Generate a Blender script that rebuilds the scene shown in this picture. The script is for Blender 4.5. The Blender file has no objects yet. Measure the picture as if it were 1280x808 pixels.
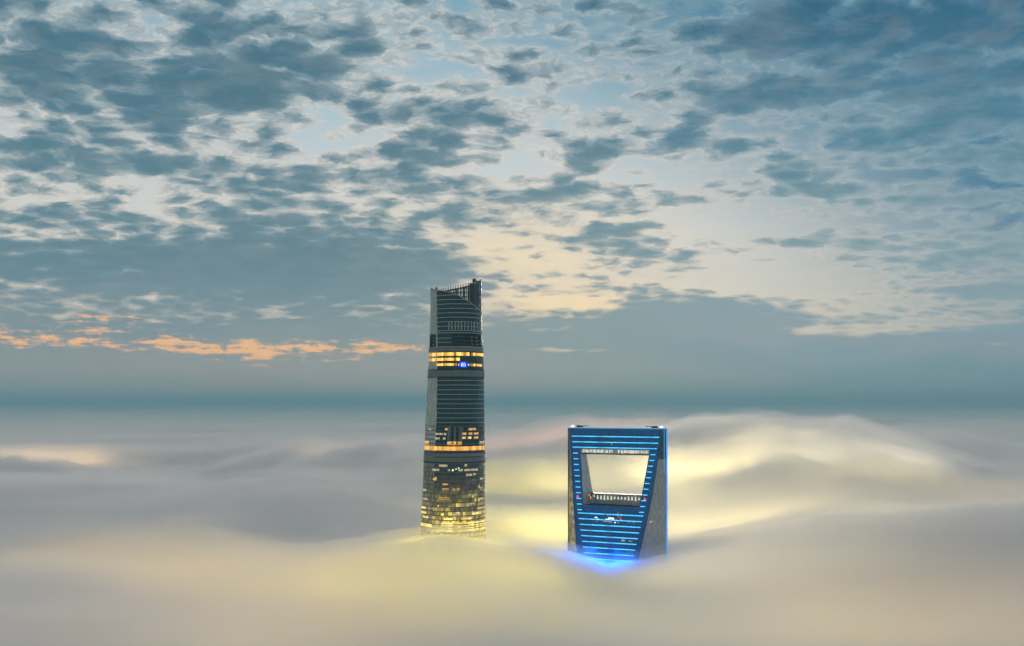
# Two skyscrapers standing out of a sea of fog at dusk.  Units: metres, camera looks along +Y.
import bpy, bmesh, math, random
import numpy as np
from math import radians, sin, cos, atan, atan2, pi
from mathutils import Vector

sc = bpy.context.scene
C = sc.collection
F = 1600.0            # focal length in pixels of the 1280-wide frame
HOR = 503.0           # pixel row of the horizon
CAMZ = 517.0
DT = 1224.0           # distance of both towers
MPP = DT / F

def lin(r, g, b):
    f = lambda c: (c / 255) / 12.92 if c <= 10 else (((c / 255) + .055) / 1.055) ** 2.4
    return (f(r), f(g), f(b))

def zpix(py, y=DT):
    return CAMZ - (py - HOR) * y / F

# ------------------------------------------------------------------ camera
cd = bpy.data.cameras.new('camera'); cam = bpy.data.objects.new('camera', cd); C.objects.link(cam)
cd.sensor_width = 36; cd.lens = 36 * F / 1280; cd.shift_y = (HOR - 404) / 1280
cd.clip_start = 1; cd.clip_end = 300000
cam.location = (0, 0, CAMZ); cam.rotation_euler = (pi / 2, 0, 0)
sc.camera = cam

# ------------------------------------------------------------------ node helper
class NB:
    """Builds a node tree from plain expressions."""
    def __init__(s, nt): s.nt = nt
    def put(s, sock, v):
        if isinstance(v, bpy.types.NodeSocket): s.nt.links.new(v, sock)
        elif v is not None:
            if isinstance(v, (int, float)) and sock.type in ('VECTOR', 'RGBA'): v = (v,) * 3
            if sock.type == 'RGBA' and len(v) == 3: v = (*v, 1)
            sock.default_value = v
    def m(s, op, a, b=None, c=None, clamp=False):
        n = s.nt.nodes.new('ShaderNodeMath'); n.operation = op; n.use_clamp = clamp
        for i, v in enumerate((a, b, c)): s.put(n.inputs[i], v)
        return n.outputs[0]
    def v(s, op, a, b=None, c=None):
        n = s.nt.nodes.new('ShaderNodeVectorMath'); n.operation = op
        for i, x in enumerate((a, b, c)):
            if x is not None: s.put(n.inputs[i], x)
        return n.outputs['Value' if op in ('DOT_PRODUCT', 'LENGTH') else 'Vector']
    def scale(s, a, k):
        n = s.nt.nodes.new('ShaderNodeVectorMath'); n.operation = 'SCALE'
        s.put(n.inputs[0], a); s.put(n.inputs['Scale'], k); return n.outputs[0]
    def sep(s, a):
        n = s.nt.nodes.new('ShaderNodeSeparateXYZ'); s.put(n.inputs[0], a); return n.outputs
    def comb(s, x, y, z=0.0):
        n = s.nt.nodes.new('ShaderNodeCombineXYZ')
        for i, v in enumerate((x, y, z)): s.put(n.inputs[i], v)
        return n.outputs[0]
    def noise(s, vec, scale, detail=4.0, rough=.5, dist=0.0, lac=2.0, dim='3D', col=False):
        n = s.nt.nodes.new('ShaderNodeTexNoise'); n.noise_dimensions = dim
        s.put(n.inputs['Vector'], vec); n.inputs['Scale'].default_value = scale
        n.inputs['Detail'].default_value = detail; n.inputs['Roughness'].default_value = rough
        n.inputs['Lacunarity'].default_value = lac; n.inputs['Distortion'].default_value = dist
        return n.outputs['Color' if col else 'Fac']
    def ss(s, x, a, b, lo=0.0, hi=1.0, kind='SMOOTHSTEP'):
        n = s.nt.nodes.new('ShaderNodeMapRange'); n.interpolation_type = kind
        for i, v in enumerate((x, a, b, lo, hi)): s.put(n.inputs[i], v)
        return n.outputs[0]
    def mix(s, f, a, b, mode='MIX'):
        n = s.nt.nodes.new('ShaderNodeMix'); n.data_type = 'RGBA'; n.blend_type = mode
        s.put(n.inputs[0], f); s.put(n.inputs[6], a); s.put(n.inputs[7], b)
        return n.outputs[2]
    def ramp(s, x, stops, kind='LINEAR'):
        n = s.nt.nodes.new('ShaderNodeValToRGB'); s.put(n.inputs[0], x); e = n.color_ramp.elements
        n.color_ramp.interpolation = kind
        while len(e) < len(stops): e.new(.5)
        for el, (p, c) in zip(e, stops): el.position = p; el.color = (*c, 1)
        return n.outputs[0]
    def blobs(s, P, lst, base=0.0):
        """Sum of elliptical bells in the sky's azimuth and elevation."""
        acc = base
        for (px, py, rx, ry, w) in lst:
            u, h = skyc(px, py)
            d = s.v('MULTIPLY_ADD', P, (1 / rx, 1 / ry, 0), (-u / rx, -h / ry, 0))
            acc = s.m('MULTIPLY_ADD', s.m('POWER', .3679, s.v('DOT_PRODUCT', d, d)), w, acc)
        return acc

def skyc(px, py):
    x = px - 640; az = atan(x / F); el = atan((HOR - py) / math.hypot(F, x))
    return az * F, el * F

# ------------------------------------------------------------------ sky
SUN_AZ, SUN_EL = radians(4), radians(9)
def build_world():
    w = bpy.data.worlds.new('World'); sc.world = w; w.use_nodes = True
    nt = w.node_tree; nt.nodes.clear(); N = NB(nt)
    tc = nt.nodes.new('ShaderNodeTexCoord')
    d = N.v('NORMALIZE', tc.outputs['Generated'])
    x, y, z = N.sep(d)
    az = N.m('MULTIPLY', N.m('ARCTAN2', x, y), F)
    el = N.m('MULTIPLY', N.m('ARCSINE', z), F)
    P = N.comb(az, el, 0.0)
    zc = N.m('MAXIMUM', z, 0.0)
    # cloud layer coordinates: a flat layer seen in perspective
    k = N.m('DIVIDE', 1.0, N.m('ADD', zc, .17))
    Q = N.scale(N.comb(x, y, 0.0), k)
    wr = N.noise(Q, 3.2, 3, .5, dim='2D', col=True)
    Qw = N.v('MULTIPLY_ADD', N.v('SUBTRACT', wr, (.5, .5, .5)), (.10, .10, 0), Q)
    wr2 = N.noise(Qw, 26, 3, .55, dim='2D', col=True)
    Qv = N.v('MULTIPLY_ADD', N.v('SUBTRACT', wr2, (.5, .5, .5)), (.045, .045, 0), Qw)
    n1 = N.noise(Qv, 5.2, 7, .62, dim='2D')
    n2 = N.noise(N.v('ADD', Qv, (7.3, 2.1, 0)), 17, 6, .62, dim='2D')
    vo = nt.nodes.new('ShaderNodeTexVoronoi'); vo.voronoi_dimensions = '2D'; vo.feature = 'SMOOTH_F1'
    vo.inputs['Scale'].default_value = 12; vo.inputs['Smoothness'].default_value = .5; N.put(vo.inputs['Vector'], Qv)
    puff = N.m('SUBTRACT', .5, vo.outputs['Distance'])
    n = N.m('MULTIPLY_ADD', n2, .50, N.m('MULTIPLY', n1, .60))
    n = N.m('MULTIPLY_ADD', puff, .50, N.m('ADD', n, .06))
    dark = [(50,50,150,60,.16),(190,110,190,60,.22),(335,95,90,40,.22),(20,170,60,60,.12),(140,190,90,40,.16),
            (215,215,70,24,.22),(340,235,80,36,.28),(90,275,90,14,.2),(462,135,36,22,.25),(515,188,48,20,.38),
            (600,152,70,26,.22),(632,84,32,16,.3),(457,30,26,34,.28),(510,228,70,16,.3),(560,268,46,12,.3),
            (690,246,72,18,.28),(735,190,48,16,.34),(855,248,34,7,.3),(862,166,36,26,.34),(925,185,40,10,.3),
            (1000,118,70,20,.2),(1090,172,62,16,.38),(985,218,50,12,.3),(1045,238,50,10,.26),(905,120,36,14,.24),
            (945,38,60,20,.32),(1110,30,190,30,.34),(1200,84,140,38,.34),(1220,148,100,14,.26),(1232,200,50,16,.32),
            (1020,298,80,11,.32),(1200,320,90,15,.34),(1190,250,80,6,.25),(1235,364,70,9,.6),(780,292,70,16,.36),
            (835,318,60,14,.34),(180,335,300,42,.5),(420,335,140,50,.5),(560,330,50,24,.2),(820,385,80,26,.5),(920,392,60,22,.4),
            (60,205,60,20,.15),(560,80,220,80,.05),(250,60,200,70,.05),(700,345,60,5,.2)]
    gaps = [(50,290,70,10,-.22),(235,232,80,20,-.2),(40,150,36,18,-.25),(405,160,40,26,-.34),(300,172,60,12,-.12),
            (570,60,110,46,-.13),(505,95,50,24,-.15),(800,50,90,40,-.10),(655,205,44,22,-.3),(600,300,52,14,-.36),
            (650,335,70,18,-.34),(860,215,70,18,-.22),(890,285,90,26,-.4),(960,350,130,22,-.4),(720,378,70,9,-.42),
            (700,120,120,24,-.12),(960,158,120,14,-.14),(1150,215,90,9,-.2),(1110,280,120,10,-.28),(1120,385,90,16,-.2),
            (740,80,80,24,-.06),(270,60,40,10,-.1),(1060,414,80,7,-.6),(1180,404,80,8,-.55),(700,438,40,4,-.65),(1240,430,50,4,-.4)]
    bias = N.blobs(P, dark + gaps, -.02)
    dens = N.m('ADD', n, bias)
    # the closed bank low over the horizon
    dens = N.m('ADD', dens, N.ss(el, skyc(640, 440)[1], skyc(640, 372)[1], .8, 0.0))
    # ---- colours
    right = N.ss(az, -250, 450)
    clear = N.ramp(N.m('DIVIDE', el, 500), [(0, lin(190,188,180)), (.22, lin(210,207,196)), (.42, lin(216,217,212)), (.62, lin(190,206,212)),
                                            (.85, lin(150,184,200)), (1, lin(128,172,193))])
    sunw = N.blobs(P, [(650,325,150,60,.75),(730,385,120,22,1.0),(1080,375,150,34,.12)])
    clear = N.mix(N.m('MINIMUM', sunw, 1.0), clear, lin(244,224,186))
    deep = N.ss(N.v('DOT_PRODUCT', P, (.85/600, .85/480, 0)), .55, 1.4)
    clear = N.mix(deep, clear, lin(52,118,150))
    thin = N.ramp(N.m('DIVIDE', el, 500), [(0, lin(205,190,170)), (.35, lin(216,210,200)), (.6, lin(206,207,204)), (1, lin(165,185,192))])
    thin = N.mix(N.m('MULTIPLY', sunw, .7, clamp=True), thin, lin(248,222,180))
    thin = N.mix(N.m('MULTIPLY', deep, .75), thin, lin(70,130,155))
    dk = N.ramp(N.m('DIVIDE', el, 500), [(0, lin(118,142,150)), (.02, lin(138,150,154)), (.08, lin(146,154,156)), (.16, lin(126,148,156)),
                                         (.3, lin(106,140,154)), (.5, lin(98,136,150)), (.75, lin(82,124,142)), (1, lin(70,116,136))])
    dr = N.ramp(N.m('DIVIDE', el, 500), [(0, lin(92,138,154)), (.04, lin(104,144,158)), (.14, lin(116,150,166)), (.24, lin(134,160,172)),
                                         (.42, lin(124,156,168)), (.62, lin(84,134,156)), (1, lin(34,96,128))])
    dk = N.mix(right, dk, dr)
    tex = N.noise(N.v('MULTIPLY', Qw, (1, 1, 1)), 11, 6, .62, dim='2D')
    dk = N.mix(N.m('MULTIPLY', N.ss(tex, .38, .68), N.ss(el, 60, 260, 0.0, .15)), dk, lin(185,186,186))
    streak = N.noise(N.v('MULTIPLY', P, (.004, .022, 0)), 1, 4, .5, dim='2D')
    dk = N.mix(N.m('MULTIPLY', N.ss(streak, .45, .75), N.ss(el, 160, 60, 0.0, .30)), dk, lin(160,156,160))
    a1 = N.m('MULTIPLY', N.ss(dens, .36, .68), .92)       # thin bright veil
    a2 = N.ss(dens, .53, N.ss(el, 150, 60, .94, 1.2))       # body
    col = N.mix(a1, clear, thin)
    col = N.mix(a2, col, dk)
    rimn = N.noise(N.v('ADD', Qv, (2.2, 9.1, 0)), 40, 4, .6, dim='2D')
    rim = N.m('MULTIPLY', N.m('MULTIPLY', N.ss(dens, .50, .62), N.ss(dens, .78, .64)), N.ss(rimn, .42, .62))
    col = N.mix(N.m('MULTIPLY', rim, N.ss(el, 40, 160, 0.0, .38)), col, N.mix(deep, lin(236,228,216), lin(130,170,186)))
    mott = N.noise(N.v('MULTIPLY', P, (.006, .02, 0)), 1, 5, .6, dist=.6, dim='2D')
    col = N.mix(N.m('MULTIPLY', N.ss(mott, .4, .7), N.m('MULTIPLY', N.ss(el, 0, 60, 0.0, .22), N.ss(el, 260, 160))), col, N.mix(right, lin(150,158,162), lin(150,168,178)))
    core = N.ss(dens, .84, 1.15)
    col = N.mix(N.m('MULTIPLY', N.m('MULTIPLY', core, .45), N.ss(el, 90, 200)), col, N.mix(.35, dk, (0, .05, .08)))
    # ---- orange streaks low on the left, where the bank is torn open
    ob = N.blobs(P, [(15,423,60,15,1.0),(150,431,80,9,.8),(235,434,70,12,.95),(325,440,50,15,1.0),(415,434,70,12,1.05),(500,436,50,8,.95),(145,405,60,12,.55),
                     (140,396,50,4,.55),(120,413,30,12,.4),(440,450,40,3,.8),(205,412,12,9,.4),(590,385,30,4,.0)])
    on = N.noise(N.v('MULTIPLY_ADD', N.v('SUBTRACT', N.noise(P, .02, 3, .5, dim='2D', col=True), (.5,.5,.5)), (30, 8, 0), P), .03, 6, .62, dim='2D')
    on2 = N.noise(N.v('MULTIPLY', P, (.035, .17, 0)), 1, 5, .6, dim='2D')
    oa = N.ss(N.m('ADD', N.m('MULTIPLY', ob, .37), N.m('MULTIPLY_ADD', on2, 1.25, N.m('MULTIPLY', on, .75))), 1.17, 1.56)
    oa = N.m('MULTIPLY', oa, N.ss(ob, .08, .45))
    oc = N.mix(N.ss(N.m('MULTIPLY', N.m('MULTIPLY', ob, oa), N.m('ADD', on, .5)), .2, .9), lin(206,176,160), lin(252,194,142))
    col = N.mix(N.m('MULTIPLY', oa, .95), col, oc)
    # ---- overhead and behind the camera: even overcast, unseen here, that lights the fog
    up = N.ss(el, 560, 1100)
    back = N.ss(y, .75, .2)
    ocast = N.mix(N.ss(N.noise(d, 3, 4, .5), .35, .65), OVER1, OVER2)
    ocast = N.mix(N.ss(el, 250, 1100), lin(138,150,157), ocast)
    col = N.mix(N.m('MAXIMUM', up, back), col, ocast)
    # below the horizon
    col = N.mix(N.ss(z, -.02, 0.0, 1.0, 0.0), col, lin(84,122,138))
    sky = nt.nodes.new('ShaderNodeTexSky'); sky.sky_type = 'NISHITA'; sky.sun_disc = False
    sky.sun_elevation = SUN_EL; sky.sun_rotation = SUN_AZ; sky.altitude = 500
    bg1 = nt.nodes.new('ShaderNodeBackground'); nt.links.new(col, bg1.inputs[0]); bg1.inputs[1].default_value = .97
    bg2 = nt.nodes.new('ShaderNodeBackground'); nt.links.new(sky.outputs[0], bg2.inputs[0]); bg2.inputs[1].default_value = NISH
    ad = nt.nodes.new('ShaderNodeAddShader'); nt.links.new(bg1.outputs[0], ad.inputs[0]); nt.links.new(bg2.outputs[0], ad.inputs[1])
    out = nt.nodes.new('ShaderNodeOutputWorld'); nt.links.new(ad.outputs[0], out.inputs[0])
    w.cycles.sampling_method = 'MANUAL'; w.cycles.sample_map_resolution = 256
OVER1 = lin(156,157,164); OVER2 = lin(195,190,185); NISH = .0015
build_world()
sc.cycles.use_adaptive_sampling = True; sc.cycles.adaptive_threshold = .05; sc.cycles.use_denoising = True
#SPLIT

# ------------------------------------------------------------------ object helpers
def tag(o, label=None, cat=None, group=None, kind=None):
    if label: o['label'] = label
    if cat: o['category'] = cat
    if group: o['group'] = group
    if kind: o['kind'] = kind
    return o

def empty(name, loc):
    o = bpy.data.objects.new(name, None); C.objects.link(o); o.location = loc; o.empty_display_size = 5
    return o

class MB:
    """Collects faces and links them as one mesh object."""
    def __init__(s): s.v = []; s.f = []; s.uv = []
    def face(s, pts, uvs=None):
        i = len(s.v); s.v += [tuple(p) for p in pts]; s.f.append(tuple(range(i, i + len(pts))))
        s.uv += list(uvs) if uvs else [(0, 0)] * len(pts)
    def box(s, c, ax, ay, az):
        """c centre; ax, ay, az half-extent vectors"""
        c, ax, ay, az = map(Vector, (c, ax, ay, az))
        for a, b, n in ((ax, ay, az), (ay, ax, -az), (ay, az, ax), (az, ay, -ax), (az, ax, ay), (ax, az, -ay)):
            p = c + n
            s.face([p - a - b, p + a - b, p + a + b, p - a + b], [(0, 0), (1, 0), (1, 1), (0, 1)])
    def bar(s, p, q, w, up=(0, 0, 1)):
        p, q = Vector(p), Vector(q); d = (q - p); L = d.length; d.normalize()
        sx = d.cross(Vector(up));  sx = sx.normalized() if sx.length > 1e-4 else Vector((1, 0, 0))
        sy = sx.cross(d)
        s.box((p + q) / 2, d * L / 2, sx * w / 2, sy * w / 2)
    def build(s, name, mat, parent=None, smooth=False, merge=False):
        me = bpy.data.meshes.new(name); me.from_pydata(s.v, [], s.f)
        ul = me.uv_layers.new(name='UVMap'); ul.data.foreach_set('uv', np.array(s.uv, dtype=float).ravel())
        if merge:
            bm = bmesh.new(); bm.from_mesh(me); bmesh.ops.remove_doubles(bm, verts=bm.verts, dist=.002); bm.to_mesh(me); bm.free()
        if smooth: me.shade_smooth()
        me.materials.append(mat)
        o = bpy.data.objects.new(name, me); C.objects.link(o)
        if parent: o.parent = parent
        return o

def new_mat(name):
    m = bpy.data.materials.new(name); m.use_nodes = True; nt = m.node_tree
    b = nt.nodes['Principled BSDF']
    return m, nt, b, NB(nt)

def plain(name, col, rough=.5, metal=0.0, emit=None, es=0.0, var=.15, vs=.2):
    m, nt, b, N = new_mat(name)
    tc = nt.nodes.new('ShaderNodeTexCoord')
    nz = N.noise(tc.outputs['Object'], vs, 4, .55)
    N.put(b.inputs['Base Color'], N.mix(N.ss(nz, .3, .7), tuple(c * (1 - var) for c in col), tuple(min(1, c * (1 + var)) for c in col)))
    b.inputs['Roughness'].default_value = rough; b.inputs['Metallic'].default_value = metal
    if emit:
        b.inputs['Emission Color'].default_value = (*emit, 1); b.inputs['Emission Strength'].default_value = es
    return m

def glass_mat(name, dark, light, pw, ph, rough=.12, frame=(.10, .13, .15), fw=.08, spec=.6, lit=None, light_share=.2):
    """Curtain wall: UV in metres, panes pw x ph with thin mullions, every pane a little different."""
    m, nt, b, N = new_mat(name)
    uv = nt.nodes.new('ShaderNodeUVMap').outputs[0]
    x, y, _ = N.sep(uv)
    cx, cy = N.m('DIVIDE', x, pw), N.m('DIVIDE', y, ph)
    fx, fy = N.m('FRACT', cx), N.m('FRACT', cy)
    cell = N.comb(N.m('FLOOR', cx), N.m('FLOOR', cy), 3.0)
    wn = nt.nodes.new('ShaderNodeTexWhiteNoise'); wn.noise_dimensions = '3D'; N.put(wn.inputs[0], cell)
    rnd = wn.outputs['Value']
    big = N.noise(uv, .035, 3, .5)
    f = N.m('MULTIPLY', N.m('POWER', rnd, 2.5), 1.0)
    f = N.m('ADD', N.m('MULTIPLY', f, light_share * 2), N.m('MULTIPLY', N.ss(big, .4, .7), light_share))
    col = N.mix(N.m('MINIMUM', f, 1.0), dark, light)
    mull = N.m('MAXIMUM', N.m('LESS_THAN', fx, fw / pw), N.m('LESS_THAN', fy, fw * 1.5 / ph))
    col = N.mix(mull, col, frame)
    N.put(b.inputs['Base Color'], col)
    N.put(b.inputs['Roughness'], N.m('ADD', N.m('MULTIPLY', rnd, .12), N.m('MULTIPLY_ADD', mull, .3, rough)))
    b.inputs['Specular IOR Level'].default_value = spec
    # slightly uneven panes
    bump = nt.nodes.new('ShaderNodeBump'); bump.inputs['Strength'].default_value = .07; bump.inputs['Distance'].default_value = .3
    N.put(bump.inputs['Height'], N.m('ADD', N.noise(uv, .35, 2, .5), N.m('MULTIPLY', rnd, .15))); nt.links.new(bump.outputs[0], b.inputs['Normal'])
    if lit:
        ec, es, share, lo, hi = lit     # emission over the glass: colour, strength, share of lit panes, height fade
        g = N.ss(y, lo, hi)
        thr = N.m('SUBTRACT', 1.0, N.m('MULTIPLY', share, g))
        w2 = nt.nodes.new('ShaderNodeTexWhiteNoise'); w2.noise_dimensions = '3D'; N.put(w2.inputs[0], N.v('ADD', N.comb(N.m('FLOOR', N.m('MULTIPLY', cx, .5)), N.m('FLOOR', cy), 9.0), (5.5, 2.5, 1)))
        fl = N.noise(N.comb(N.m('MULTIPLY', x, .06), N.m('MULTIPLY', N.m('FLOOR', cy), .9), 2.0), 1.0, 3, .6)
        refl = N.m('MULTIPLY', N.m('MULTIPLY', g, g), N.ss(fl, .3, .72, .15, .95))  # smooth gold reflection of the fog glow, put in as emission
        some = N.m('MULTIPLY', N.m('GREATER_THAN', w2.outputs['Value'], N.m('MULTIPLY_ADD', thr, .16, .84)), .45)
        on = N.m('MULTIPLY', N.m('ADD', refl, some), N.m('SUBTRACT', 1.0, mull))
        N.put(b.inputs['Emission Color'], ec); N.put(b.inputs['Emission Strength'], N.m('MULTIPLY', on, N.m('MULTIPLY_ADD', rnd, es, es * .3)))
    return m

def lamp_mat(name, col, es, var=.6, scale=.5, dark=.02):
    """A lit window or tube: emission that varies along its length (UV in metres)."""
    m, nt, b, N = new_mat(name)
    uv = nt.nodes.new('ShaderNodeUVMap').outputs[0]
    x, y, _ = N.sep(uv)
    n = N.noise(N.comb(x, N.m('MULTIPLY', y, .3), 0.0), scale, 3, .6)
    wn = nt.nodes.new('ShaderNodeTexWhiteNoise'); wn.noise_dimensions = '1D'; N.put(wn.inputs['W'], N.m('FLOOR', N.m('MULTIPLY', x, scale)))
    k = N.m('MULTIPLY_ADD', N.m('SUBTRACT', N.m('MULTIPLY', N.m('ADD', n, wn.outputs['Value']), 1.0), .5), var * 2, 1 - var)
    b.inputs['Base Color'].default_value = (dark, dark, dark, 1); b.inputs['Roughness'].default_value = .4
    N.put(b.inputs['Emission Color'], N.mix(N.m('MULTIPLY', wn.outputs['Value'], .22), col, (1, .85, .45)) if var > .3 else col)
    N.put(b.inputs['Emission Strength'], N.m('MULTIPLY', N.m('MAXIMUM', k, .05), es))
    return m

rnd = random.Random(7)
M = {}
M['glass_up'] = glass_mat('glass_teal', (.001,.014,.024), (.006,.05,.068), 1.5, 4.3, .1, (.01,.03,.04), .05, .30)
M['glass_low'] = glass_mat('glass_olive', (.014,.024,.028), (.07,.09,.085), 1.5, 4.1, .14, (.04,.05,.05), .06, .6, lit=((1, .72, .14), 1.25, .6, -56, -125), light_share=.22)
M['facet_up'] = glass_mat('facet_pale', (.30,.36,.375), (.42,.46,.47), 1.5, 4.3, .2, (.08,.10,.11), .06, .6)  # paler than the front: sky reflection put into the base colour
M['facet_low'] = glass_mat('facet_warm', (.12,.125,.10), (.26,.25,.17), 1.5, 4.1, .2, (.06,.06,.05), .08, .6, lit=((1, .74, .2), .8, .8, -60, -135), light_share=.3)  # warm tone and emission stand for the reflected fog glow
M['line'] = plain('floor_line', (.24,.36,.39), .4, .2)
M['line_shade'] = plain('floor_line_shade', (.05,.055,.055), .5, .2)  # darker copy of the floor line, ledge shade put into its colour
M['ledge'] = plain('ledge_panel', (.10,.125,.135), .4, .3)
M['black'] = plain('matte_black', (.003,.003,.004), 1.0); M['black'].node_tree.nodes['Principled BSDF'].inputs['Specular IOR Level'].default_value = .05
M['lattice'] = plain('lattice_steel', (.008,.02,.028), .5, .3)
M['teal_panel'] = plain('teal_panel', (.02,.075,.09), .3, .2)
M['fin'] = plain('fin_metal', (.22,.29,.30), .4, .3)
M['gold'] = lamp_mat('gold_windows', (1, .50, .025), 1.4, .8, .45)
M['amber'] = lamp_mat('amber_windows', (1, .42, .03), 1.1, .4, .4)
M['warm'] = lamp_mat('warm_window', (1, .52, .12), .8, .3, 1)
M['pale'] = lamp_mat('pale_window', (.95, .82, .45), .5, .3, 1)
M['yellow'] = lamp_mat('yellow_windows', (1, .76, .16), 1.3, .5, .3)
M['white'] = plain('white_lamp', (.8,.8,.8), .4, 0, (1,.97,.9), 1.6)
M['red'] = plain('red_lamp', (.5,.05,.05), .4, 0, (1,.05,.09), 1.0)
M['sign_blue'] = plain('sign_blue', (.01,.02,.3), .4, 0, (.0,.02,.85), .95)
M['sign_white'] = plain('sign_white', (.7,.8,.9), .4, 0, (.55,.75,1), 1.1)
M['core'] = plain('core_wall', (.03,.04,.045), .7)

# ------------------------------------------------------------------ tower one: tall, rounded, twisting
T1 = empty('glass_skyscraper', (-55.0, DT, 0))
tag(T1, 'tall tapering round glass tower with gold lit bands and a slanted open crown', 'skyscraper')
OUT = [(352,537.8,601.6),(362,538,601.8),(400,537.6,602),(420,537,602.3),(440,536,604),(470,534.6,605),(500,533,605.3),(540,531,605.8),
       (575,529.6,606),(620,527.6,606.2),(660,525.6,606.6),(700,523.5,607.5),(760,520,609)]
def t1_w(py):
    ys = [o[0] for o in OUT]
    if py > 760:
        k = (py - 760)
        return 520 - k * .085, 609 + k * .04
    return float(np.interp(py, ys, [o[1] for o in OUT])), float(np.interp(py, ys, [o[2] for o in OUT]))
def groove_px(py):
    return float(np.interp(py, [352, 440, 530, 600, 660], [545.2, 546.5, 545, 541.5, 540.5]))
def t1_shape(py, n=288):
    """Plan at this level: rounded triangle turned with height, with a vertical notch near its left corner.
    Angle 0 = +X (right), -90 deg = towards the camera."""
    l, r = t1_w(py); R = (r - l) / 2 * MPP; cx = ((l + r) / 2 - 640) * MPP
    turn = radians(28 + (660 - py) * .05)
    a = np.linspace(0, 2 * pi, n, endpoint=False)
    rad = 1 + .055 * np.cos(3 * (a - turn))
    x = rad * np.cos(a); y = rad * np.sin(a)
    s = 2 / (x.max() - x.min()); x = (x - (x.max() + x.min()) / 2) * s; y = y * s
    # notch: where the front left of the outline passes the groove column
    gx = ((groove_px(py) - (l + r) / 2) * MPP) / R
    front = (y < 0)
    left = front & (x < gx) & (x > -1.01)
    k = np.where(left, 1 - .05 * np.clip((gx - x) / .03, 0, 1) * np.clip((x + 1) / .16, 0, 1), 1)
    x = x * k * 1.0; y = y * k
    return cx + 55.0 + x * R, y * R * .96
N1 = 288
def t1_px(i_x, y, py):      # column seen in the picture for a plan point
    return 640 + F * (i_x - 55.0) / (DT + y)
_cache = {}
def shp(py):
    k = round(py, 2)
    if k not in _cache: _cache[k] = t1_shape(py)
    return _cache[k]
_dirs = {}
def dirs(py):
    k = round(py, 2)
    if k not in _dirs:
        x, y = shp(py); cx = (x.max() + x.min()) / 2; d = np.hypot(x - cx, y)
        _dirs[k] = (x.tolist(), y.tolist(), ((x - cx) / d).tolist(), (y / d).tolist())
    return _dirs[k]
def pt(i, py, off=0.0):
    x, y, dx, dy = dirs(py); i %= N1
    return Vector((x[i] + dx[i] * off, y[i] + dy[i] * off, zpix(py)))
def arc(i, py):
    l, r = t1_w(462); return i / N1 * pi * (r - l) * MPP
def col_of(px, py, front=True):
    """index of the plan point seen at column px (front side)"""
    x, y = shp(py); c = t1_px(x, y, py)
    m = (y < 0) if front else (y > 0)
    d = np.where(m, np.abs(c - px), 1e9)
    return int(d.argmin())

def rim_py(i):
    """row of the upper edge of the glass skin at plan point i"""
    x, y = shp(370); px = t1_px(x[i % N1], y[i % N1], 370)
    if y[i % N1] < 0 or px < 545:
        if px < 545.2: return 363.5
        t = (px - 545) / (601.5 - 545)
        return 364.5 + 25.5 * t ** 1.75
    return 395.0          # the rear of the crown is open framing

# glass skin in three zones, each its own part
def side_facet(i, py):
    x, y = shp(py); px = t1_px(x[i % N1], y[i % N1], py)
    return px < groove_px(py) + .3 and y[i % N1] < 12
def skin(name, y0, y1, step, mat, skip=None, rim=False, facet=False):
    mb = MB(); rows = list(np.arange(y0, y1 - .01, step)) + [y1]
    for a, b in zip(rows[:-1], rows[1:]):
        for i in range(N1):
            pa, pb = (a, a), (b, b)
            if rim:
                ra, rb = rim_py(i), rim_py(i + 1)
                if b <= min(ra, rb): continue
                ta, tb = max(a, min(ra, b)), max(a, min(rb, b))
            else: ta = tb = a
            if skip and skip(i, (a + b) / 2): continue
            if facet is not None and side_facet(i, (a + b) / 2) != facet: continue
            p = [pt(i, b), pt(i + 1, b), pt(i + 1, tb), pt(i, ta)]
            mb.face(p, [(arc(i, b), p[0].z - CAMZ), (arc(i + 1, b), p[1].z - CAMZ), (arc(i + 1, b), p[2].z - CAMZ), (arc(i, b), p[3].z - CAMZ)])
    return mb.build(name, mat, T1, True, True)

xs420, ys420 = shp(426)
def gap(i, py):
    if not (419.4 < py < 434.6): return False
    px = t1_px(xs420[i], ys420[i], 426)
    return ys420[i] < 0 and (px > 564 and px < 600.5 or px < 544.8) and px > 537.3
skin('glass_facade', 363, 436.5, 1.0, M['glass_up'], gap, True)
skin('glass_facade', 436.5, 563, 5.5, M['glass_up'])
skin('glass_facade', 563, 1180, 5.3, M['glass_low'])
skin('side_facet', 363, 436.5, 1.0, M['facet_up'], gap, True, True)
skin('side_facet', 436.5, 563, 5.5, M['facet_up'], None, False, True)
skin('side_facet', 563, 1180, 5.3, M['facet_low'], None, False, True)

# open plant floors behind the gaps: a black sheet stands for their shade
for side in (0, 1):
    on_side = lambda i: (xs420[i % N1] < -20) == (side == 0) or False
    mb = MB()
    for i in range(N1):
        left = t1_px(xs420[i], ys420[i], 426) < 552
        if left == (side == 0) and (gap(i, 426) or gap((i + 1) % N1, 426) or gap((i - 1) % N1, 426)):
            mb.face([pt(i, 436, -2.6), pt(i + 1, 436, -2.6), pt(i + 1, 418, -2.6), pt(i, 418, -2.6)])
    mb.build('open_floor', M['black'], T1)
    for py in (422.5, 427, 431.5):
        mb = MB()
        for i in range(N1):
            if gap(i, 426) and (t1_px(xs420[i], ys420[i], 426) < 552) == (side == 0):
                mb.face([pt(i, py + .3, -1.2), pt(i + 1, py + .3, -1.2), pt(i + 1, py, -1.2), pt(i, py, -1.2)])
        mb.build('floor_slab', M['ledge'], T1)
for px in (541, 590.5, 596.5):
    i = col_of(px, 426)
    for py in (423, 427.5, 431.6):
        mb = MB(); mb.box(pt(i, py, -.6), (.45, 0, 0), (0, .3, 0), (0, 0, .65)); mb.build('column_block', M['fin'], T1)

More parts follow.
